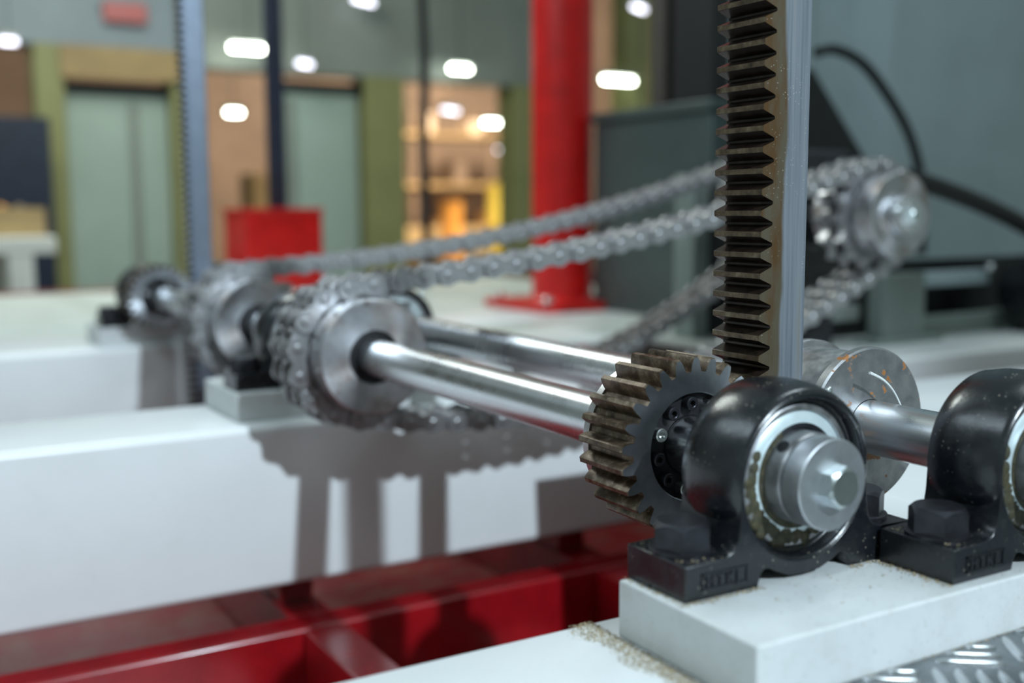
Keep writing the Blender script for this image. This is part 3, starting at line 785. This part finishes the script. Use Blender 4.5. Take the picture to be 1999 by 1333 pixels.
def chain_path(sag_t, sag_b, XB, ZB):
    d = math.atan2(ZB, XB)
    # tangent points are eased by the sag of each run
    st = (ZB / XB) - 4 * sag_t / XB; sb = (ZB / XB) - 4 * sag_b / XB
    et = (ZB / XB) + 4 * sag_t / XB; eb = (ZB / XB) + 4 * sag_b / XB
    at, ab = math.atan(st), math.atan(sb); bt, bb = math.atan(et), math.atan(eb)
    pts = []
    A0 = (-RP * math.sin(at), RP * math.cos(at)); A1 = (RP * math.sin(ab), -RP * math.cos(ab))
    B0 = (XB - RP * math.sin(bt), ZB + RP * math.cos(bt)); B1 = (XB + RP * math.sin(bb), ZB - RP * math.cos(bb))
    for k in range(1, 60):
        u = k / 60; z = A0[1] + (B0[1] - A0[1]) * u - 4 * sag_t * u * (1 - u)
        pts.append((A0[0] + (B0[0] - A0[0]) * u, z))
    a0, a1 = math.atan2(B0[1] - ZB, B0[0] - XB), math.atan2(B1[1] - ZB, B1[0] - XB)
    for k in range(41):
        a = a0 + (a1 - a0) * k / 40; pts.append((XB + RP * math.cos(a), ZB + RP * math.sin(a)))
    for k in range(1, 60):
        u = k / 60; z = B1[1] + (A1[1] - B1[1]) * u - 4 * sag_b * u * (1 - u)
        pts.append((B1[0] + (A1[0] - B1[0]) * u, z))
    a0, a1 = math.atan2(A1[1], A1[0]), math.atan2(A0[1], A0[0]) - 2 * PI
    for k in range(41):
        a = a0 + (a1 - a0) * k / 40; pts.append((RP * math.cos(a), RP * math.sin(a)))
    return pts
def chain(yc, sag_t, label, XB=950.0, ZB=169.0, sbc=107):
    # pick the bottom sag so that the loop is a whole number of pitches
    best = None
    for sb in range(sbc - 17, sbc + 19):
        pts = chain_path(sag_t, sb, XB, ZB); n = len(pts)
        L = sum(math.dist(pts[i], pts[(i + 1) % n]) for i in range(n))
        N = 2 * round(L / PITCH / 2)
        e = abs(L / N - PITCH) + 0.004 * abs(sb - sbc)
        if best is None or e < best[0]: best = (e, sb, N, L, pts)
    _, sb, N, L, pts = best
    # start at the leftmost point of the near wheel so that a pin sits there
    i0 = min(range(len(pts)), key=lambda i: (pts[i][0] - RP * math.cos(A_PIN)) ** 2 + (pts[i][1] - RP * math.sin(A_PIN)) ** 2)
    pts = pts[i0:] + pts[:i0]; n = len(pts)
    step = L / N; out = []; acc = 0.0; nxt = 0.0
    for i in range(n):
        a, b2 = pts[i], pts[(i + 1) % n]; d = math.dist(a, b2)
        while nxt <= acc + d + 1e-9 and len(out) < N:
            u = (nxt - acc) / d; out.append((a[0] + (b2[0] - a[0]) * u, a[1] + (b2[1] - a[1]) * u)); nxt += step
        acc += d
    t = thing('roller_chain', label, 'chain', (XB / 2, yc, ZB / 2), 'double strand roller chains')
    org = wl(t)
    for k in range(N):
        a, b2 = out[k], out[(k + 1) % N]
        o = bpy.data.objects.new('outer_link' if k % 2 else 'inner_link', LO if k % 2 else LI); COL.objects.link(o); o.parent = t
        o.location = (Vector(((a[0] + b2[0]) / 2, yc, (a[1] + b2[1]) / 2)) - org) * S
        o.rotation_euler = (0, -math.atan2(b2[1] - a[1], b2[0] - a[0]), 0)
    return t
ch1 = chain(690, 27, 'nearer double strand roller chain sagging from the near sprocket to the drive')
ch2 = chain(1150, 40, 'farther double strand roller chain running behind the nearer one', XB2, ZB2, 150)
# ------------------------------------------------------------------ drive at the right
t = thing('motor_shaft', 'short drive shaft with a stepped bright nose in the raised sprocket', 'shaft', (XB, 600, ZB))
part('bar', MB().lathe([(20.5, 590), (R_SHAFT, 592), (R_SHAFT, 858), (20, 860)], (XB, 0, ZB), 'y', 48), 'ground_steel', t)
part('nose_ring', MB().lathe([(22.6, 592), (32, 592), (33, 594), (33, 611), (22.6, 611)], (XB, 0, ZB), 'y', 48, closed=True), 'ground_steel', t)
part('nose_bolt', MB().hexhead((XB, 590, ZB), 22, -9, 'y', .2), 'zinc', t)
t = thing('drive_support', 'dark steel stand with a grey edged upright behind the front bar', 'stand', (1085, 1300, TOP))
part('upright', MB().box(1048, 1092, 1260, 1330, TOP, 258), 'green_grey_paint', t, 3)
part('side_plate', MB().box(1093, 1200, 1290, 1330, TOP, 256), 'black_plain', t, 3)
t = thing('drive_gearbox', 'black gearbox block behind the raised sprocket', 'gearbox', (XB + 60, 900, TOP))
part('case', MB().box(XB - 70, XB + 150, 861, 960, 60, 290), 'black_plain', t, 8)
part('flange', MB().lathe([(23, 800), (58, 800), (60, 803), (60, 860.5), (23, 860.5)], (XB, 0, ZB), 'y', 48, closed=True), 'black_cast', t)
part('stand', MB().box(XB - 40, XB + 120, 870, 950, TOP, 59.8), 'black_plain', t)
solo('motor_shaft', MB().lathe([(20, 1060), (R_SHAFT, 1062), (R_SHAFT, 1288), (20, 1289.5)], (XB2, 0, ZB2), 'y', 48), 'ground_steel', 'second drive shaft with the farther sprocket, hidden behind the front bar', 'shaft', (XB2, 1200, ZB2))
t = thing('support_post', 'pale grey green square post with a bright left side under the raised sprocket', 'post', (1396, 1005, TOP))
part('post', MB().box(1326, 1462, 971, 1012, TOP, 40), 'green_grey_paint', t, 3)
part('foot_plate', MB().box(1290, 1500, 950, 1014, TOP, TOP + 10), 'green_grey_paint', t, 1)
t = thing('rail_bench', 'low bench of grey rails around the drive motor at the right', 'frame', (1500, 1060, TOP))
part('rail', MB().box(1120, 1325, 1030, 1070, -62, -28), 'beam_grey', t, 3)
part('rail', MB().box(1463, 1760, 1030, 1070, 2, 34), 'guard_grey', t, 3)
part('rail', MB().box(1463, 1860, 1030, 1070, -112, -66), 'green_grey_paint', t, 3)
for xx in (1120, 1700):
    part('upright', MB().box(xx, xx + 40, 1071, 1110, TOP, 34), 'black_plain', t)
part('back_panel', MB().box(1120, 2500, 1111, 1121, TOP, 60), 'black_plain', t)
t = thing('drive_motor', 'black finned motor at the right edge behind the second bearing', 'motor', (1830, 990, TOP))
part('body', MB().lathe([(40, 0), (74, 3), (78, 12), (78, 190), (70, 200), (40, 204)], (1770, 945, -14), 'x', 40), 'black_cast', t)
for k in range(7):
    part('fin', MB().lathe([(78.2, 0), (88, 0), (88, 5), (78.2, 5)], (1795 + 24 * k, 945, -14), 'x', 40, closed=True), 'black_cast', t)
part('foot', MB().box(1790, 1950, 905, 985, TOP, -86), 'black_cast', t)
part('terminal_bolt', MB().hexhead((1745, 1020, 34.2), 24, 14, 'z'), 'zinc', t)
t = thing('gearbox', 'dark blue black gearbox with sloping side behind the front bar', 'gearbox', (1500, 1400, 240))
part('case', MB().prism([(1445, 150), (1690, 150), (1690, 300), (1490, 520), (1445, 520)], 1345, 1600, 'y'), 'black_plain', t, 10)
for k in range(4):
    part('cooling_rib', MB().box(1460 + 50 * k, 1472 + 50 * k, 1325, 1344.5, 170, 290), 'black_plain', t)
part('carrier', MB().box(1450, 1650, 1400, 1560, TOP, 149.5), 'black_plain', t)
hp = []
for i in range(40):
    u = i / 39; hp.append((1210 + 620 * u, 905 + 30 * u, 262 + 40 * math.sin(u * 2.0) - 190 * u))
solo('flex_hose', MB().tube(hp, 19, 16, rs=[19 + (1.6 if i % 2 else 0) for i in range(40)]), 'rubber_hose', 'thick black hose sloping down to the right edge from the raised sprocket', 'hose', hp[0])
ap = []
pts = [(1480, 555), (1544, 566), (1640, 538), (1732, 466), (1814, 377), (1862, 284), (1880, 200), (1882, 60)]
def crom(P, n):
    out = []
    for i in range(len(P) - 1):
        p0, p1, p2, p3 = P[max(i - 1, 0)], P[i], P[i + 1], P[min(i + 2, len(P) - 1)]
        for k in range(n):
            u = k / n
            out.append(tuple(0.5 * (2 * p1[j] + (p2[j] - p0[j]) * u + (2 * p0[j] - 5 * p1[j] + 4 * p2[j] - p3[j]) * u * u + (3 * p1[j] - p0[j] - 3 * p2[j] + p3[j]) * u ** 3) for j in range(len(p1))))
    return out + [tuple(P[-1])]
ap = [(x, 1330, z) for x, z in crom(pts, 6)]
solo('arched_cable', MB().tube(ap, 13, 12), 'rubber_hose', 'slim black cable arching down in front of the grey guard', 'cable', ap[0])
# guard sheet with shallow folds
prof = [(1740, 1960), (1800, 1960), (1850, 1905), (2040, 1905), (2150, 1990), (2330, 1990), (2430, 1920), (4000, 1920)]
poly = prof + [(x, y + 12) for x, y in reversed(prof)]
t = thing('machine_guard', 'tall grey folded sheet guard filling the right background', 'guard', (2300, 1950, TOP))
part('sheet', MB().prism(poly, TOP, 2600, 'z'), 'guard_grey', t)
part('base_strip', MB().box(1740, 4000, 1880, 1904, TOP, TOP + 40), 'black_plain', t)
# dark tank and posts behind the chains
t = thing('oil_tank', 'dark green grey steel tank with a lipped top behind the red column', 'tank', (1500, 1900, TOP))
part('tank_body', MB().box(1300, 1420, 1500, 2010, TOP, 425), 'tank_green', t, 6)
part('top_lip', MB().box(1288, 1425, 1490, 2020, 425.5, 452), 'tank_green', t, 4)
bx('black_post', 'black_plain', 1302, 1360, 1500, 1660, 452.5, 1500, 'broad black upright on the tank, just left of the front bar', 'post', bev=4)
bx('brown_post', 'dark_brown', 1302, 1350, 1690, 1750, 452.5, 1500, 'narrow dark brown upright on the tank, left of the black one', 'post', bev=4)
solo('tank_breather', MB().lathe([(14, 0), (14, 14), (26, 16), (28, 60), (24, 78), (8, 84)], (1390, 1540, 452.5), 'z', 24), 'green_grey_paint', 'pale breather cap on the dark tank next to the front bar', 'cap', (1390, 1540, 452.5))
# red column, red box with pole, hanging cable
cxr, cyr = 1262, 2120
t = thing('red_column', 'glossy red round column on a square red base plate', 'column', (cxr, cyr, TOP))
part('tube', MB().lathe([(90, 0), (90, 2600)], (cxr, cyr, TOP + 24), 'z', 64), 'red_paint', t)
part('base_plate', MB().box(cxr - 172, cxr + 172, cyr - 172, cyr + 172, TOP, TOP + 24), 'red_paint', t, 3)
part('weld_collar', MB().lathe([(104, 0), (91, 13), (90, 13), (90, 0)], (cxr, cyr, TOP + 24), 'z', 64, closed=True), 'red_paint', t)
for sx in (-1, 1):
    for yy in (-140, 140):
        part('anchor_bolt', MB().hexhead((cxr + sx * 140, cyr + yy, TOP + 24), 30, 18, 'z'), 'zinc', t)
t = thing('red_box', 'red steel box at the back of the deck with a dark pole rising from it', 'box', (808, 3420, TOP))
part('shell', MB().box(660, 955, 3290, 3550, TOP, 176), 'red_paint', t, 5)
part('lid', MB().box(655, 960, 3285, 3555, 176.4, 190), 'red_paint', t, 3)
solo('dark_pole', MB().box(800, 860, 3400, 3450, 190.5, 2600), 'dark_blue_paint', 'dark blue pole standing on the red box', 'pole', (830, 3425, 190), bev=3)
kb = [(1242 + 5 * math.sin(i * .9), 3000, -95 + i * 90) for i in range(30)]
solo('hanging_cable', MB().tube(kb, 17, 10), 'rubber_hose', 'black cable hanging left of the red column', 'cable', kb[0])
